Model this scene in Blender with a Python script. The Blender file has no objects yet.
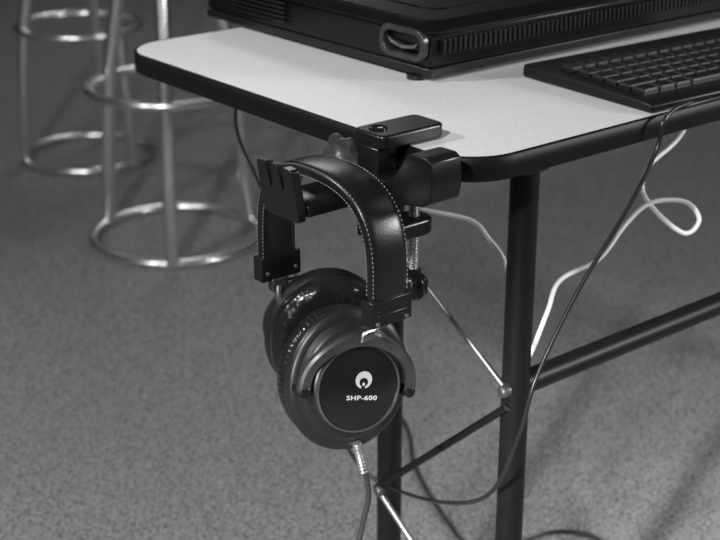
import bpy, bmesh, math, random
from mathutils import Vector, Matrix
random.seed(4)
V=Vector
S=bpy.context.scene
S.view_settings.view_transform='Standard'
COL=S.collection
# ---------------------------------------------------------------- materials
def mat(name,g,rough=.5,metal=0.,coat=0.,bump=None,var=None,spec=.5):
    m=bpy.data.materials.new(name); m.use_nodes=True
    nt=m.node_tree; b=nt.nodes['Principled BSDF']
    b.inputs['Base Color'].default_value=(g,g,g,1)
    b.inputs['Roughness'].default_value=rough
    b.inputs['Metallic'].default_value=metal
    b.inputs['Coat Weight'].default_value=coat
    b.inputs['Specular IOR Level'].default_value=spec
    tc=nt.nodes.new('ShaderNodeTexCoord')
    if var:   # (scale, lo, hi)
        n=nt.nodes.new('ShaderNodeTexNoise'); n.inputs['Scale'].default_value=var[0]; n.inputs['Detail'].default_value=4
        r=nt.nodes.new('ShaderNodeValToRGB'); r.color_ramp.elements[0].position=.3; r.color_ramp.elements[1].position=.7
        r.color_ramp.elements[0].color=(var[1],)*3+(1,); r.color_ramp.elements[1].color=(var[2],)*3+(1,)
        nt.links.new(tc.outputs['Object'],n.inputs['Vector']); nt.links.new(n.outputs['Fac'],r.inputs['Fac'])
        nt.links.new(r.outputs['Color'],b.inputs['Base Color'])
    if bump:  # (scale,strength,dist)
        n=nt.nodes.new('ShaderNodeTexNoise'); n.inputs['Scale'].default_value=bump[0]; n.inputs['Detail'].default_value=3
        u=nt.nodes.new('ShaderNodeBump'); u.inputs['Strength'].default_value=bump[1]; u.inputs['Distance'].default_value=bump[2]
        nt.links.new(tc.outputs['Object'],n.inputs['Vector']); nt.links.new(n.outputs['Fac'],u.inputs['Height'])
        nt.links.new(u.outputs['Normal'],b.inputs['Normal'])
    return m
M_carpet=mat('carpet',.25,.95,bump=(235,1,.0042),var=(235,.06,.46),spec=.1)
M_wall=mat('wall_paint',.12,.8,var=(3,.1,.13))
M_top=mat('white_laminate',.72,.42,var=(420,.62,.76))
M_band=mat('black_edge_plastic',.006,.45,bump=(300,.1,.001),spec=.2)
M_steelblk=mat('black_powder_coat',.007,.42,bump=(500,.15,.0005),spec=.25)
M_chrome=mat('chrome',.9,.25,1.,var=(8,.85,.95))
M_zinc=mat('zinc_rod',.5,.36,1.,var=(60,.45,.6))
M_blk=mat('black_plastic',.008,.28,bump=(700,.08,.0004),spec=.4)
M_gloss=mat('gloss_black_plastic',.008,.16,coat=.3,var=(20,.006,.01))
M_leather=mat('black_leatherette',.009,.31,bump=(420,.15,.0006),spec=.5)
M_pad=mat('soft_pad_leatherette',.011,.24,bump=(46,.55,.005),coat=.12)
M_thread=mat('stitch_thread',.3,.6,var=(90,.16,.28))
M_gun=mat('satin_dark_metal',.1,.3,.7,var=(40,.075,.125))
M_link=mat('steel_link',.3,.34,.8,var=(40,.18,.28))
M_knob=mat('dark_cast_metal',.07,.4,.6,var=(80,.06,.12))
M_trim=mat('slot_trim_grey',.05,.3,.3,var=(80,.03,.05))
M_latch=mat('latch_grey_metal',.35,.35,.8,var=(80,.16,.24))
M_dim=mat('metal_rim',.2,.25,.85,var=(40,.2,.3))
M_silver=mat('satin_silver',.6,.28,.8,var=(60,.6,.8))
M_spring=mat('spring_steel',.3,.36,.8,var=(60,.3,.42))
M_cup=mat('cup_shell_matt',.014,.36,bump=(900,.1,.0003))
M_white=mat('white_print',.6,.5,var=(50,.45,.55))
M_grey=mat('pale_grey_print',.45,.5,var=(50,.34,.44))
M_wcable=mat('white_cable_pvc',.95,.4,var=(30,.93,.97))
M_bcable=mat('black_cable_pvc',.015,.3,var=(30,.012,.02))
M_cord=mat('dark_cord_pvc',.03,.22,var=(30,.025,.035))
M_case=mat('device_case_black',.005,.26,bump=(600,.06,.0003),spec=.24)
M_case2=mat('device_trim_black',.009,.36,bump=(600,.1,.0004),spec=.32)
M_key=mat('keycap_black',.007,.38,bump=(500,.08,.0003),spec=.28)
M_kbody=mat('keyboard_shell_black',.006,.38,bump=(500,.08,.0003),spec=.25)
M_seat=mat('seat_vinyl',.02,.4,bump=(80,.2,.001))
M_cloth=mat('mesh_fabric',.015,.8,bump=(900,.5,.001))
# ---------------------------------------------------------------- object helpers
WL={}
def root(name,loc,label,cat,group=None):
    o=bpy.data.objects.new(name,None); COL.objects.link(o); o.location=loc
    o['label']=label; o['category']=cat
    if group:o['group']=group
    o.empty_display_size=.02
    WL[o.name]=V(loc); return o
def fin(bm,name,mats,parent=None,label=None,smooth=True,bevel=0,bseg=2,auto=40,cate=None):
    bmesh.ops.recalc_face_normals(bm,faces=bm.faces[:])
    xs=[v.co.copy() for v in bm.verts]
    lo=V([min(c[i] for c in xs) for i in range(3)]); hi=V([max(c[i] for c in xs) for i in range(3)])
    c=(lo+hi)/2
    bmesh.ops.translate(bm,verts=bm.verts[:],vec=-c)
    me=bpy.data.meshes.new(name); bm.to_mesh(me); bm.free()
    if not isinstance(mats,(list,tuple)): mats=[mats]
    for m in mats: me.materials.append(m)
    o=bpy.data.objects.new(name,me); COL.objects.link(o)
    if parent is not None:
        o.parent=parent; o.location=c-WL[parent.name]
    else: o.location=c
    WL[o.name]=c
    if smooth:
        for p in me.polygons:p.use_smooth=True
    if bevel:
        b=o.modifiers.new('bevel','BEVEL'); b.width=bevel; b.segments=bseg; b.limit_method='ANGLE'; b.angle_limit=math.radians(35)
    if smooth:
        try: me.set_sharp_from_angle(angle=math.radians(auto))
        except Exception: pass
    if label:o['label']=label
    if cate:o['category']=cate
    return o
def box(bm,c,s,R=None,mi=0):
    c=V(c); vs=[]
    for x in(-.5,.5):
        for y in(-.5,.5):
            for z in(-.5,.5):
                p=V((x*s[0],y*s[1],z*s[2]))
                if R is not None:p=R@p
                vs.append(bm.verts.new(c+p))
    for f in((0,1,3,2),(4,6,7,5),(0,4,5,1),(2,3,7,6),(0,2,6,4),(1,5,7,3)):
        fc=bm.faces.new([vs[i] for i in f]); fc.material_index=mi
def prism(bm,pts,fn,mi=0):
    a=[bm.verts.new(fn(p,0)) for p in pts]; b=[bm.verts.new(fn(p,1)) for p in pts]
    n=len(pts)
    f=bm.faces.new(a); f.material_index=mi
    f=bm.faces.new(b[::-1]); f.material_index=mi
    for i in range(n):
        f=bm.faces.new((a[i],b[i],b[(i+1)%n],a[(i+1)%n])); f.material_index=mi
def rrect(x0,x1,y0,y1,r,n=8):
    o=[]
    for cx,cy,a0 in((x1-r,y1-r,0),(x0+r,y1-r,90),(x0+r,y0+r,180),(x1-r,y0+r,270)):
        for i in range(n+1):
            a=math.radians(a0+90*i/n); o.append((cx+r*math.cos(a),cy+r*math.sin(a)))
    return o
def cat(pts,n=10,closed=False):
    pts=[V(p) for p in pts]; out=[]; N=len(pts)
    for i in range(N if closed else N-1):
        if closed:p0,p1,p2,p3=[pts[(i+k-1)%N] for k in range(4)]
        else:
            p1,p2=pts[i],pts[i+1]; p0=pts[i-1] if i else p1*2-p2; p3=pts[i+2] if i+2<N else p2*2-p1
        for k in range(n):
            t=k/n; out.append(.5*((2*p1)+(p2-p0)*t+(2*p0-5*p1+4*p2-p3)*t*t+(3*p1-p0-3*p2+p3)*t**3))
    if not closed:out.append(pts[-1])
    return out
def tube(bm,path,r,seg=10,closed=False,mi=0):
    path=[V(p) for p in path]; N=len(path); rings=[]
    T=[]
    for i in range(N):
        if closed:t=path[(i+1)%N]-path[i-1]
        else:t=path[min(i+1,N-1)]-path[max(i-1,0)]
        T.append(t.normalized())
    up=V((0,0,1)) if abs(T[0].z)<.9 else V((1,0,0))
    n=(up-T[0]*up.dot(T[0])).normalized()
    for i in range(N):
        n=(n-T[i]*n.dot(T[i])).normalized(); b=T[i].cross(n)
        rr=r(i/(N-1)) if callable(r) else r
        rings.append([bm.verts.new(path[i]+n*rr*math.cos(2*math.pi*k/seg)+b*rr*math.sin(2*math.pi*k/seg)) for k in range(seg)])
    for i in range(N if closed else N-1):
        A,B=rings[i],rings[(i+1)%N]
        for k in range(seg):
            f=bm.faces.new((A[k],A[(k+1)%seg],B[(k+1)%seg],B[k])); f.material_index=mi
    if not closed:
        bm.faces.new(rings[0][::-1]).material_index=mi; bm.faces.new(rings[-1]).material_index=mi
def ring(c,R,n=64,z=0):
    return [V((c[0]+R*math.cos(2*math.pi*i/n),c[1]+R*math.sin(2*math.pi*i/n),c[2])) for i in range(n)]
def lathe(bm,prof,O,s,t,n,seg=48,sx=1,sy=1,mi=0,mod=None,cap=True):
    O,s,t,n=V(O),V(s),V(t),V(n); rings=[]
    for r,h in prof:
        if r<1e-6: rings.append([bm.verts.new(O+n*h)]); continue
        L=[]
        for k in range(seg):
            a=2*math.pi*k/seg; rr=r*(mod(a,r,h) if mod else 1)
            L.append(bm.verts.new(O+s*rr*sx*math.cos(a)+t*rr*sy*math.sin(a)+n*h))
        rings.append(L)
    for A,B in zip(rings,rings[1:]):
        if len(A)==1 and len(B)==1: continue
        for k in range(seg):
            k2=(k+1)%seg
            if len(A)==1:f=bm.faces.new((A[0],B[k],B[k2]))
            elif len(B)==1:f=bm.faces.new((A[k],B[0],A[k2]))
            else:f=bm.faces.new((A[k],B[k],B[k2],A[k2]))
            f.material_index=mi
    if cap:
        for L in(rings[0],rings[-1]):
            if len(L)>2:
                try:bm.faces.new(L).material_index=mi
                except: pass
def NB():return bmesh.new()
# ---------------------------------------------------------------- room
def struct(name,c,s,m,label):
    bm=NB(); box(bm,c,s); o=fin(bm,name,m,smooth=False); o['kind']='structure'; o['label']=label; o['category']=name.split('_')[0]
struct('floor',(2,2.5,-.05),(11,13,.1),M_carpet,'mottled grey short-pile carpet floor')
struct('wall_back',(2,9.05,1.4),(11,.1,2.8),M_wall,'plain dark painted wall')
struct('wall_side',(7.55,2.5,1.4),(.1,13,2.8),M_wall,'plain dark painted wall beside the desk')
# ---------------------------------------------------------------- desk
TD=.602
desk=root('desk',(.65,TD/2,0),'desk with white laminate top, black edging and black tubular steel frame','desk')
bm=NB(); prism(bm,rrect(.003,1.397,.003,TD-.003,.057,10),lambda p,k:V((p[0],p[1],.76-.022*k)))
fin(bm,'tabletop',M_top,desk,'white speckled laminate top',bevel=.0006)
bm=NB()
out=rrect(0,1.4,0,TD,.06,10); inn=rrect(.0032,1.3968,.0032,TD-.0032,.0568,10)
prof=[(0,.7600),(.45,.7601),(1,.7585),(1.12,.749),(1,.7375),(.4,.736),(0,.736)]
rings=[]
for t_,z in prof:
    rings.append([bm.verts.new((i[0]+(o[0]-i[0])*t_,i[1]+(o[1]-i[1])*t_,z)) for i,o in zip(inn,out)])
n=len(out); rings.append(rings[0])
for A,B in zip(rings,rings[1:]):
    for k in range(n): bm.faces.new((A[k],A[(k+1)%n],B[(k+1)%n],B[k]))
fin(bm,'edge_banding',M_band,desk,'black plastic edge strip',auto=60)
LX=.112
legs=[(LX,.035),(LX-.003,.225),(1.29,.035),(1.29,.225)]
for x,y in legs:
    bm=NB(); lathe(bm,[(.0,.002),(.0142,.002),(.0142,.736),(0,.736)],(x,y,0),(1,0,0),(0,1,0),(0,0,1),28)
    fin(bm,'leg',M_steelblk,desk)
    bm=NB(); lathe(bm,[(0,0),(.017,0),(.017,.03),(.0145,.034),(0,.034)],(x,y,0),(1,0,0),(0,1,0),(0,0,1),24)
    fin(bm,'leg_cap',M_blk,desk)
for x in (LX,1.29):
    bm=NB(); box(bm,(x,.27,.731),(.035,.5,.012)); fin(bm,'support_rail',M_steelblk,desk,bevel=.002)
bm=NB(); tube(bm,[(LX,.035,.497),(1.29,.035,.497)],.0125,24); fin(bm,'stretcher',M_steelblk,desk)
for (za,zb,rr,m,nm) in((.497,.622,.0033,M_zinc,'brace_rod'),(.480,.295,.0042,M_steelblk,'brace_bar'),(.16,.295,.0036,M_zinc,'brace_rod')):
    for x in(LX-.016,1.301):
        bm=NB(); tube(bm,[(x,.03,za),(x,.232,zb)],rr,12); fin(bm,nm,m,desk)
for y,z in((.033,.497),(.225,.295)):
    bm=NB(); lathe(bm,[(0,.010),(.003,.010),(.0048,.009),(.0064,.007),(.0070,.005),(.0070,0),(0,0)],(LX-.014,y,z),(0,1,0),(0,0,1),(-1,0,0),20); fin(bm,'bolt',M_knob,desk,'small dark domed bolt')
# ---------------------------------------------------------------- console device
dev=root('computer_console',(.48,.45,.76),'bulky black electronic console with vents and side slot on desk','computer')
x0,x1,y0,y1=.166,.82,.232,.665
bm=NB(); box(bm,((x0+x1)/2+.003,(y0+y1)/2+.003,.7695),(x1-x0-.006,y1-y0-.006,.010)); fin(bm,'base_tray',M_case2,dev,bevel=.0015)
bm=NB(); box(bm,((x0+x1)/2+.002,(y0+y1)/2+.002,.7935),(x1-x0-.008,y1-y0-.008,.037)); fin(bm,'body',M_case,dev,bevel=.003)
bm=NB()
lid=rrect(x0-.001,x1,y0-.001,y1,.02,6); lcx,lcy=(x0+x1)/2,(y0+y1)/2
rings=[[bm.verts.new((lcx+(p[0]-lcx)*f,lcy+(p[1]-lcy)*g,z)) for p in lid] for f,g,z in((1,1,.8125),(1,1,.8155),(.980,.968,.8225),(.966,.950,.825))]
for A,B in zip(rings,rings[1:]):
    for k in range(len(lid)):bm.faces.new((A[k],A[(k+1)%len(lid)],B[(k+1)%len(lid)],B[k]))
bm.faces.new(rings[0]);bm.faces.new(rings[-1])
fin(bm,'lid',M_case,dev,'glossy black lid with sloped edge',auto=12)
bm=NB(); prism(bm,rrect(x0+.05,x1-.03,y0+.05,y1-.05,.02,6),lambda p,k:V((p[0],p[1],.825+.0015*k))); fin(bm,'lid_panel',M_case,dev,bevel=.0007)
bm=NB(); x=x0+.022
while x<x1-.02:
    box(bm,(x,y0+.0015,.7975),(.0035,.004,.015)); x+=.0075
fin(bm,'vent',M_case2,dev,'row of narrow vertical vent ribs',bevel=.0006)
bm=NB()
for j in range(5):
    box(bm,(x0+.0015,.545,.785+j*.0055),(.003,.11,.0024))
fin(bm,'side_vent',M_case2,dev,bevel=.0005)
bm=NB()
o_=rrect(.238,.310,.782,.816,.013,6); i_=rrect(.244,.304,.788,.810,.010,6)
ra=[[bm.verts.new((xx,p[0],p[1])) for p in L] for xx,L in((x0+.003,o_),(x0-.004,o_),(x0-.004,i_),(x0+.004,i_))]
n=len(o_)
for A,B in zip(ra,ra[1:]):
    for k in range(n):bm.faces.new((A[k],A[(k+1)%n],B[(k+1)%n],B[k]))
fin(bm,'slot_frame',M_trim,dev,'dark grey rounded rectangular slot surround',bevel=.001)
bm=NB(); pts=[(.2485,.802),(.255,.795),(.274,.792),(.293,.795),(.2995,.802),(.292,.7985),(.274,.7955),(.256,.7985)]
prism(bm,pts,lambda p,k:V((x0-.002+.004*k,p[0],p[1]))); fin(bm,'latch',M_latch,dev,'grey metal crescent latch',bevel=.0006)
for x,y in((x0+.03,y0+.03),(x1-.03,y0+.03),(x0+.03,.56),(x1-.03,.56),(x0+.010,.262)):
    bm=NB(); lathe(bm,[(0,.7602),(.012,.7602),(.012,.765),(0,.765)],(x,y,0),(1,0,0),(0,1,0),(0,0,1),20); fin(bm,'foot',M_blk,dev)
# ---------------------------------------------------------------- keyboard
kb=root('keyboard',(.42,.09,.76),'black computer keyboard lying beside the console at the desk edge','keyboard')
ang=math.radians(-3); kx=V((math.cos(ang),math.sin(ang),0)); ky=V((-math.sin(ang),math.cos(ang),0)); K0=V((.256,.006,.7605))
def KP(x,y,z):return K0+kx*x+ky*y+V((0,0,z))
W,D=.335,.186
bm=NB()
pts=[(0,.001),(-.001,.0075),(.003,.0100),(.018,.0110),(D-.02,.0150),(D-.003,.0155),(D,.013),(D,.001)]
prism(bm,pts,lambda p,k:KP(W*k,p[0],p[1])); fin(bm,'keyboard_body',M_kbody,kb,bevel=.002)
sl=(.0150-.0110)/(D-.038); tilt=math.atan(sl)
Rk=Matrix.Rotation(ang,3,'Z')@Matrix.Rotation(tilt,3,'X')
for r in range(6):
    yy=.033+r*.0192+(.006 if r==5 else 0)
    zz=.0103+sl*(yy-.018)
    x=.014
    if r==0: ws=[1.25,1.25,1.25,5.75,1.25,1.25,1.25,1,1,1]
    elif r==1: ws=[2.2]+[1]*11+[1.8,1]
    elif r==2: ws=[1.75]+[1]*12+[1.25]
    elif r==3: ws=[1.5]+[1]*13+[1.5]
    elif r==4: ws=[1]*13+[2,1]
    else: ws=[1]*16
    for w in ws:
        ww=w*.0192
        if x+ww>W-.008:break
        bm=NB()
        cc=KP(x+ww/2,yy,zz)
        up=Rk@V((0,0,1)); ax=Rk@V((1,0,0)); ay=Rk@V((0,1,0))
        vs=[]
        for h,ins in((0,.0006),(.0045,.0014),(.0070,.0028)):
            a=ww/2-ins; b=.0096-ins
            vs.append([bm.verts.new(cc+ax*sx_*a+ay*sy_*b+up*h) for sx_,sy_ in((-1,-1),(1,-1),(1,1),(-1,1))])
        for A,B in zip(vs,vs[1:]):
            for k in range(4):bm.faces.new((A[k],A[(k+1)%4],B[(k+1)%4],B[k]))
        bm.faces.new(vs[0]);bm.faces.new(vs[-1])
        fin(bm,'key',M_key,kb,smooth=False,bevel=.0007)
        x+=ww
# ---------------------------------------------------------------- headphone holder
hold=root('headphone_holder',(-.02,.095,.72),'black plastic headphone holder clamped to the desk edge','headphone holder')
YC=.1; SX=.026
bm=NB(); prism(bm,rrect(-.033,.044,.074,.117,.008,5),lambda p,k:V((p[0],p[1],.7612+.014*k)))
fin(bm,'clamp_plate',M_blk,hold,'thick black block-like top pad',bevel=.0025,bseg=3)
bm=NB(); lathe(bm,[(.004,.775),(.0085,.775),(.0085,.7770),(.0068,.7775),(.004,.7760),(.0,.7760)],(-.018,.098,0),(1,0,0),(0,1,0),(0,0,1),28); fin(bm,'socket',M_gloss,hold)
bm=NB(); box(bm,(-.021,.096,.717),(.024,.03,.091)); fin(bm,'clamp_spine',M_blk,hold,bevel=.002)
bm=NB(); prism(bm,rrect(-.033,.042,.080,.112,.014,6),lambda p,k:V((p[0],p[1],.665+.017*k))); fin(bm,'clamp_jaw',M_blk,hold,bevel=.003,bseg=3)
bm=NB()
pr=[(0,.60)]
z=.60
while z<.728:
    pr+= [(.0042,z),(.0054,z+.0013)]; z+=.0026
pr+=[(.0042,.7275),(0,.7275)]
lathe(bm,pr,(SX,.096,0),(1,0,0),(0,1,0),(0,0,1),16); fin(bm,'clamp_screw',M_silver,hold,'threaded steel screw')
bm=NB(); lathe(bm,[(0,.727),(.011,.727),(.011,.7355),(0,.7355)],(SX,.096,0),(1,0,0),(0,1,0),(0,0,1),24); fin(bm,'screw_pad',M_blk,hold)
bm=NB(); lathe(bm,[(0,.598),(.010,.598),(.0135,.602),(.0135,.616),(.010,.621),(.007,.622),(.007,.628),(0,.628)],(SX,.096,0),(1,0,0),(0,1,0),(0,0,1),48,mod=lambda a,r,h:1+.07*math.cos(8*a)); fin(bm,'screw_knob',M_blk,hold)
bm=NB()
pr=[]
for i in range(13):
    a=math.pi*i/12; pr.append((YC+.027*math.cos(a),.722+.010*math.sin(a)**.5))
prism(bm,pr+[(YC-.027,.718),(YC+.027,.718)],lambda p,k:V((-.118+.098*k,p[0],p[1]))); fin(bm,'hook_arm',M_blk,hold,bevel=.001)
bm=NB()
w=.0265
o=[(-w+.003,.714),(w-.003,.714),(w,.722),(w-.001,.7620),(w-.003,.7640),(.0120,.7645),(.0092,.741),(.0078,.741),(.0045,.7645),(-.0055,.7650),(-.0085,.741),(-.0100,.741),(-.0135,.7645),(-w+.003,.7640),(-w+.001,.7620),(-w,.722)]
prism(bm,o,lambda p,k:V((-.127+.009*k-(p[1]-.712)*.16,YC+p[0],p[1]))); fin(bm,'fork_stop',M_blk,hold,'black end plate with three blunt prongs',bevel=.0014,bseg=3)
bm=NB()
top=[(p.x,p.y) for p in cat([(.092,.745,0),(.083,.7395,0),(.072,.7375,0),(.060,.7400,0),(.049,.7480,0),(.040,.7595,0),(.034,.7685,0),(.027,.7720,0),(.008,.7725,0)],4)]
o=top+[(.0025,.7695),(.0003,.760),(.0003,.742),(.003,.732),(.012,.7270),(.035,.7230),(.055,.716),(.072,.711),(.092,.711)]
prism(bm,o,lambda p,k:V((-.040+.036*k,p[0],p[1]))); fin(bm,'cradle_stop',M_blk,hold,'black block with curved concave saddle top',bevel=.0018,bseg=3,auto=30)
bm=NB(); lathe(bm,[(0,.012),(.006,.012),(.008,.010),(.012,.0075),(.0225,.007),(.0235,.005),(.0235,0),(0,0)],(-.0275,.135,.739),(0,1,0),(0,0,1),(-1,0,0),72,mod=lambda a,r,h:1+(.11*math.cos(6*a) if r>.015 else 0))
fin(bm,'adjusting_knob',M_knob,hold,'dark lobed metal knob')
bm=NB(); lathe(bm,[(0,.0135),(.0035,.0135),(.0045,.012),(0,.012)],(-.0275,.135,.739),(0,1,0),(0,0,1),(-1,0,0),6); fin(bm,'knob_nut',M_silver,hold,'bright hex nut')
bm=NB(); lathe(bm,[(0,0),(.006,0),(.006,.03),(0,.03)],(-.020,.135,.739),(1,0,0),(0,0,1),(0,-1,0),20); fin(bm,'knob_shaft',M_zinc,hold)
# ---------------------------------------------------------------- headphones
hp=root('headphones',(-.07,.11,.56),'black over-ear headphones with stitched padded headband, hanging from the holder','headphones')
BX=-.064; YN,YF=.03,.196; YM=(YN+YF)/2; HW=(YF-YN)/2
def bandpt(t):
    th=math.pi*t; s_=math.sin(th); c_=math.cos(th)
    return V((BX,YM-HW*math.copysign(abs(c_)**.80,c_)*(1+.03*s_),(.640-.010*t)+(.102+.010*t)*(s_**.56)))
N=80
P=[bandpt(i/400) for i in range(401)]
acc=[0]
for a,b in zip(P,P[1:]): acc.append(acc[-1]+(b-a).length)
Q=[]; k=0
for i in range(N+1):
    d=acc[-1]*i/N
    while k<399 and acc[k+1]<d:k+=1
    u=(d-acc[k])/(acc[k+1]-acc[k]); Q.append(P[k].lerp(P[k+1],u))
for _ in range(3):
    Q=[Q[0]]+[(Q[i-1]+Q[i]*2+Q[i+1])/4 for i in range(1,N)]+[Q[-1]]
P=Q
bm=NB(); rings=[]
hw=.0212
fr=[]
for i in range(N+1):
    T=(P[min(i+1,N)]-P[max(i-1,0)]).normalized(); nn=V((1,0,0)).cross(T).normalized()
    if nn.dot(P[i]-V((BX,YM,.64)))<0: nn=-nn
    fr.append((P[i],nn))
    th=.0052+.0014*math.sin(math.pi*i/N)
    sec=[]
    for k in range(24):
        a=2*math.pi*k/24; ca,sa=math.cos(a),math.sin(a)
        sec.append(bm.verts.new(P[i]+V((1,0,0))*hw*math.copysign(abs(ca)**.42,ca)+nn*th*math.copysign(abs(sa)**.7,sa)))
    rings.append(sec)
for A,B in zip(rings,rings[1:]):
    for k in range(24):bm.faces.new((A[k],A[(k+1)%24],B[(k+1)%24],B[k]))
bm.faces.new(rings[0]);bm.faces.new(rings[-1])
for i in range(2,N-1):
    p,nn=fr[i]; q,n2=fr[i+1]
    for sx_ in(-1,1):
        for side in (1,-1):
            off=V((sx_*(hw-.0014),0,0))
            a=p+off+nn*side*.0046; b=p.lerp(q,.5)+off+nn*side*.0046
            tube(bm,[a,b],.0005,6,mi=1)
fin(bm,'headband',[M_leather,M_thread],hp,'black leatherette headband with light stitching',auto=60)
def bracket(Y,z,nsgn):
    bm=NB(); box(bm,(BX,Y,z),(.0470,.0150,.025))
    for dz in(-.006,-.001,.004): box(bm,(BX,Y+nsgn*.0077,z+dz),(.034,.003,.0020))
    b=fin(bm,'headband_bracket',M_blk,hp,'black plastic end bracket',bevel=.0022)
    for dx in(-.017,.017):
        bm=NB(); lathe(bm,[(0,.0015),(.0020,.0012),(.0024,0),(0,0)],(BX+dx,Y+nsgn*.0075,z-.009),(1,0,0),(0,0,1),(0,nsgn,0),14); fin(bm,'rivet',M_link,b)
        if nsgn>0:
            bm=NB(); lathe(bm,[(0,.0015),(.0020,.0012),(.0024,0),(0,0)],(BX+dx,Y-.0075,z-.004),(1,0,0),(0,0,1),(0,-1,0),14); fin(bm,'rivet',M_link,b)
bracket(YN,.632,-1); bracket(YF,.624,1)
CH=.026
def cup(O,n,rot,SY=1.06,rib=.011,PY=1.10):
    n=V(n).normalized(); s=V((math.cos(rot),0,-math.sin(rot))); s=(s-n*s.dot(n)).normalized()
    t=n.cross(s)
    if t.z<0:t=-t
    O=V(O)
    bm=NB()
    prof=[(0,-.012),(.050,-.012),(.0575,-.011),(.0610,-.0065),(.0618,-.001),(.0608,.003),(.0580,.0055),(.0535,.0065),(.0520,.0085),(.0510,.0125),(.0490,.0140),(.0455,.0150),(.0440,.0225),(.0425,CH-.0022),(0,CH-.0022)]
    def ov(a,r,h):
        k=min(1,max(0,(.020-h)/.012)); sy=1+(SY-1)*k
        return math.sqrt((math.cos(a))**2+(sy*math.sin(a))**2)
    lathe(bm,prof,O,s,t,n,96,1,1,mod=ov)
    c=fin(bm,'ear_cup',M_cup,hp,'black stepped ear cup housing',auto=35)
    D=O-t*.0025
    bm=NB(); lathe(bm,[(.0396,CH-.0025),(.0403,CH),(.0412,CH-.0002),(.0422,CH-.003)],D,s,t,n,80,cap=False); fin(bm,'trim_ring',M_dim,c,'thin dark metal rim')
    bm=NB(); lathe(bm,[(0,CH-.0006),(.0375,CH-.0008),(.0402,CH-.002),(0,CH-.002)],D,s,t,n,80); fin(bm,'cup_cap',M_gloss,c,'glossy black round cap')
    bm=NB(); seg=288; rings=[]
    for k in range(28):
        b=2*math.pi*k/28
        L=[]
        for j in range(seg):
            a=2*math.pi*j/seg
            outer=max(0,math.cos(b)); face=max(0,-math.sin(b))
            rr=.0440+.0160*math.copysign(abs(math.cos(b))**.85,math.cos(b))
            rr*=1+rib*outer*(1-.6*face)*math.sin(72*a)
            hh=-.0230+.0140*math.copysign(abs(math.sin(b))**.8,math.sin(b))
            hh+=face*(.0007*math.sin(3*a+1.5*math.sin(2*a))+.0006*math.sin(8*a+1.3+math.sin(3*a))+.00035*math.sin(19*a+2*math.sin(5*a)))
            L.append(bm.verts.new(O+s*rr*math.cos(a)+t*rr*PY*math.sin(a)+n*hh))
        rings.append(L)
    for A,B in zip(rings,rings[1:]+rings[:1]):
        for j in range(seg):bm.faces.new((A[j],A[(j+1)%seg],B[(j+1)%seg],B[j]))
    fin(bm,'ear_pad',M_pad,c,'soft creased leatherette oval ear cushion',auto=80)
    bm=NB(); lathe(bm,[(0,-.0155),(.034,-.0155),(.034,-.0125),(0,-.0125)],O,s,t,n,40,1,1.06); fin(bm,'speaker_mesh',M_cloth,c)
    bm=NB(); rings=[]
    for k in range(57):
        a=math.radians(-6+192*k/56); ca,sa=math.cos(a),math.sin(a)
        rad=s*ca+t*sa
        R=.0455+.0080*abs(ca)**4
        ctr=O+rad*R+n*(.0292-.005*abs(ca)**6)
        hwid=.0056+.0022*max(0,sa)**6
        L=[]
        for dr,dn in((-1,-.0012),(-.85,.0012),(-.2,.0022),(.6,.0018),(1,-.0006),(1,-.0070),(.6,-.0070),(.5,-.0016),(-.9,-.0016)):
            L.append(bm.verts.new(ctr+rad*hwid*dr+n*dn))
        rings.append(L)
    m=len(rings[0])
    for A,B in zip(rings,rings[1:]):
        for k in range(m):bm.faces.new((A[k],A[(k+1)%m],B[(k+1)%m],B[k]))
    bm.faces.new(rings[0]);bm.faces.new(rings[-1])
    fin(bm,'yoke',M_gun,c,'satin dark metal fork-shaped yoke',auto=35)
    for sg in(-1,1):
        bm=NB(); lathe(bm,[(0,.0268),(.0035,.0268),(.0052,.0258),(.0058,.006),(0,.006)],O+s*.0530*sg-t*.006,s,t,n,24); fin(bm,'pivot',M_blk,c)
    return O,s,t,n,c
O,s,t,n,cN=cup((-.080,.066,.553),(-.25,-1,.15),math.radians(13),1.11,.006)
def arm(O,t,s,n,Yb,zb):
    top=O+t*.0460+n*.0290
    sg=-1 if Yb<.1 else 1
    end=V((BX,Yb,zb))
    bm=NB(); rings=[]
    m_=top.lerp(end,.55)+V((0,sg*.002,.001))
    pth=cat([top-t*.002+n*.001,top+t*.005+n*.001,m_,end,end+V((0,0,.008))],8)
    for i,p in enumerate(pth):
        hwid=.0085-.003*min(1,i/10)
        rings.append([bm.verts.new(p+V(q)) for q in((-hwid,-.0024,0),(hwid,-.0024,0),(hwid,.0022,.001),(-hwid,.0022,.001))])
    for A,B in zip(rings,rings[1:]):
        for k in range(4):bm.faces.new((A[k],A[(k+1)%4],B[(k+1)%4],B[k]))
    bm.faces.new(rings[0]);bm.faces.new(rings[-1])
    fin(bm,'slider_arm',M_gun,hp,'thin dark satin slider link',bevel=.0008)
arm(O,t,s,n,YN,.620)
def disc(bm,c,r,seg=40,th=.0003):
    lathe(bm,[(0,0),(r,0),(r,th),(0,th)],c,s,t,n,seg)
CF=CH-.0006
ec=O+t*.0060+s*.0035+n*(CF)
es=.84
bm=NB(); disc(bm,ec,.0098*es)
em=fin(bm,'emblem',M_grey,cN,'solid pale round badge',smooth=False)
bm=NB()
arch=[(.0050*math.sin(a),-.0026+.0050*math.cos(a)) for a in [2*math.pi*i/28 for i in range(28)]]
prism(bm,arch,lambda p,k:ec+s*p[0]*es+t*p[1]*es+n*(.0003+.0003*k))
prism(bm,[(-.0018,-.0100),(.0018,-.0100),(.0026,-.0060),(-.0026,-.0060)],lambda p,k:ec+s*p[0]*es+t*p[1]*es+n*(.0003+.00028*k))
fin(bm,'emblem_inlay',M_gloss,em,'black round centre of the badge',smooth=False)
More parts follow.
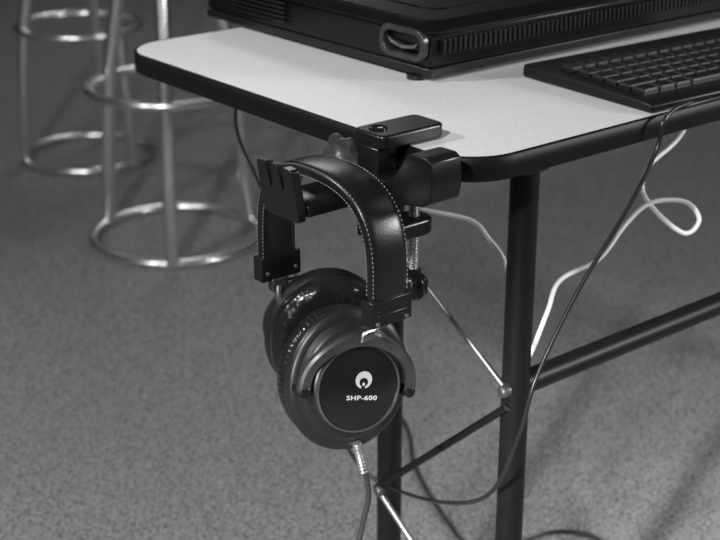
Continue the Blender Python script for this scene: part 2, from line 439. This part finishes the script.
bm=NB()
pc=[(.0016*math.cos(a),-.0046+.0020*math.sin(a)) for a in [2*math.pi*i/16 for i in range(16)]]
prism(bm,pc,lambda p,k:ec+s*p[0]*es+t*p[1]*es+n*(.0006+.0003*k))
fin(bm,'emblem_mark',M_grey,em,'small pale centre mark',smooth=False)
cu=bpy.data.curves.new('lettering','FONT'); cu.body='SHP-600'; cu.size=.0060; cu.align_x='CENTER'; cu.align_y='CENTER'; cu.extrude=.0002; cu.offset=.00007; cu.space_character=1.1
to=bpy.data.objects.new('tmp',cu); COL.objects.link(to)
bpy.context.view_layer.update()
me=bpy.data.meshes.new_from_object(to.evaluated_get(bpy.context.evaluated_depsgraph_get()))
bpy.data.objects.remove(to)
bm=NB(); bm.from_mesh(me)
tc=O-t*.0112+s*.0035+n*(CF+.0002)
for v in bm.verts: v.co=tc+s*v.co.x*1.36+t*v.co.y+n*v.co.z
fin(bm,'lettering',M_white,cN,'white printed wide bold model lettering',smooth=False)
O2,s2,t2,n2,cF=cup((-.025,.172,.549),(.46,1,.03),math.radians(2),1.12,.002,1.15)
arm(O2,t2,s2,n2,YF,.606)
# hinge block and curved link joining the far bracket to its cup
bm=NB(); box(bm,(BX-.002,YF-.004,.606),(.020,.009,.014)); fin(bm,'hinge_block',M_gun,hp,bevel=.002)
bm=NB(); tube(bm,cat([(BX-.004,YF-.006,.604),(BX-.006,YF-.010,.594),(BX-.003,YF-.014,.584),(BX+.004,YF-.020,.574),(BX+.012,YF-.024,.566)],6),.0040,12); fin(bm,'hinge_link',M_link,hp,'short steel hinge link')
st=O-t*.0590+n*.010+s*.012
bm=NB()
path=cat([st,st+V((.003,0,-.014)),st+V((.008,0,-.034))],60)
tube(bm,path,lambda u:(.0038-.0006*u)+.0009*math.sin(u*66),14); fin(bm,'strain_relief',M_spring,hp,'ribbed silver strain relief')
a=path[-1]
bm=NB(); tube(bm,cat([a+V((0,0,.004)),a+V((.005,0,-.014)),a+V((.006,0,-.034)),a+V((-.002,0,-.062)),a+V((-.006,0,-.10)),(-.07,.05,.2),(-.06,.07,.03),(-.04,.12,.004),(.0,.2,.004),(-.06,.26,.004),(-.12,.2,.004)],10),.0028,10)
fin(bm,'cord',M_cord,hp,'slim glossy dark cord')
# ---------------------------------------------------------------- loose cables
def cable(name,pts,r,m,label,c='cable'):
    bm=NB(); tube(bm,cat(pts,10),r,10); fin(bm,name,m,None,label,cate=c)
cable('black_cable',[(.30,-.008,.768),(.272,-.010,.766),(.252,-.013,.757),(.245,-.013,.73),(.205,-.018,.684),(.137,-.018,.611),(.081,-.022,.539),(.068,-.016,.481),(.059,.010,.406),(.056,.067,.367),(.100,.198,.305),(.092,.262,.315),(.122,.352,.352),(.155,.443,.445),(.146,.517,.573),(.112,.512,.645),(.096,.494,.692),(.10,.48,.736)],.0022,M_bcable,'thin black cable drooping from the keyboard under the desk')
cable('white_cable',[(.15,.36,.735),(.16,.345,.66),(.18,.329,.614),(.194,.283,.602),(.239,.239,.589),(.238,.205,.575),(.232,.174,.559),(.223,.149,.523),(.207,.127,.481),(.209,.116,.464),(.219,.114,.476),(.250,.122,.513),(.275,.129,.540),(.322,.114,.5594),(.360,.113,.590),(.388,.102,.6134),(.418,.077,.615),(.420,.057,.599),(.404,.062,.5845),(.388,.088,.603),(.400,.124,.6207),(.429,.139,.641),(.491,.144,.668),(.53,.15,.736)],.0026,M_wcable,'white cable looping beneath the desk top')
cable('floor_cable',[(.65,1.0,.004),(.597,.764,.004),(.503,.619,.004),(.4485,.507,.004),(.406,.400,.004),(.36,.3,.004)],.0032,M_bcable,'black cable lying on the carpet')
cable('floor_cable',[(.43,.28,.004),(.461,.343,.004),(.515,.35,.004),(.5566,.324,.004),(.567,.284,.004),(.54,.22,.004)],.003,M_bcable,'black cable lying on the carpet')
# ---------------------------------------------------------------- stools
def stool(c,label,rot):
    r0=root('bar_stool',(c[0],c[1],0),label,'stool','chrome bar stools')
    cx,cy=c
    bm=NB(); tube(bm,ring((cx,cy,.011),.19),.011,12,closed=True); fin(bm,'base_ring',M_chrome,r0,'chrome floor ring')
    bm=NB(); tube(bm,ring((cx,cy,.36),.178),.010,12,closed=True); fin(bm,'foot_ring',M_chrome,r0,'chrome foot ring')
    for k in range(3):
        a=math.radians(rot+120*k); d=V((math.cos(a),math.sin(a),0))
        b=V((cx,cy,0))
        bm=NB(); tube(bm,cat([b+d*.190+V((0,0,.012)),b+d*.165+V((0,0,.33)),b+d*.125+V((0,0,.55)),b+d*.09+V((0,0,.74))],6),.0165,16); fin(bm,'leg',M_chrome,r0)
    bm=NB(); lathe(bm,[(0,.735),(.16,.735),(.175,.745),(.178,.765),(.165,.785),(.12,.792),(0,.794)],(cx,cy,0),(1,0,0),(0,1,0),(0,0,1),48); fin(bm,'seat',M_seat,r0,'round dark padded seat')
    return r0
A=stool((.779,1.755),'chrome bar stool with round floor ring and foot ring',-129.4+4)
def copything(r,loc,rz,sc):
    q=r.copy(); COL.objects.link(q); q.location=loc; q.rotation_euler=(0,0,rz); q.scale=(sc,sc,1)
    for ch in r.children:
        c=ch.copy(); c.parent=q; COL.objects.link(c)
    return q
copything(A,V((.935,2.446,0)),math.radians(-70),.9)
# ---------------------------------------------------------------- camera
cd=bpy.data.cameras.new('camera'); cam=bpy.data.objects.new('camera',cd); COL.objects.link(cam)
cam.location=(-.8145,-.8451,1.13); cam.rotation_euler=(math.radians(90-21.8),0,math.radians(-39.42))
cd.lens=70; cd.sensor_width=36; cd.clip_start=.05
cd.dof.use_dof=True; cd.dof.focus_distance=1.25; cd.dof.aperture_fstop=8
S.camera=cam
# ---------------------------------------------------------------- light
w=bpy.data.worlds.new('world'); S.world=w; w.use_nodes=True
w.node_tree.nodes['Background'].inputs[0].default_value=(.5,.5,.5,1); w.node_tree.nodes['Background'].inputs[1].default_value=.10
def area(name,loc,tgt,size,e,sy=None):
    l=bpy.data.lights.new(name,'AREA'); l.energy=e; l.size=size
    if sy:l.shape='RECTANGLE'; l.size_y=sy
    o=bpy.data.objects.new(name,l); COL.objects.link(o); o.location=loc
    o.rotation_euler=(V(tgt)-V(loc)).to_track_quat('-Z','Y').to_euler()
area('key_fill_light',(-1.5,-.6,1.95),(.2,.1,.4),.10,38,.10)
area('key_fill_light',(-1.25,.9,1.75),(.1,.2,.5),.12,17,.12)
area('key_fill_light',(1.5,-1.3,1.25),(.6,.4,.15),.4,27,.4)  # added fill from front right, brightens under the desk and adds highlights
area('back_fill_light',(2.2,3.4,2.75),(1.2,2.2,0),.8,13,.8)  # added overhead fill, lifts the back floor and stool rings; no real fixture
l=bpy.data.lights.new('floor_pool_spot','SPOT'); l.energy=270; l.spot_size=math.radians(26); l.spot_blend=1; l.shadow_soft_size=.04  # added low unseen spot, makes the floor light pool and leg shadow
so=bpy.data.objects.new('floor_pool_spot',l); COL.objects.link(so); so.location=(-1.5,-.6,.95)
so.rotation_euler=(V((.80,.18,0))-V(so.location)).to_track_quat('-Z','Y').to_euler()
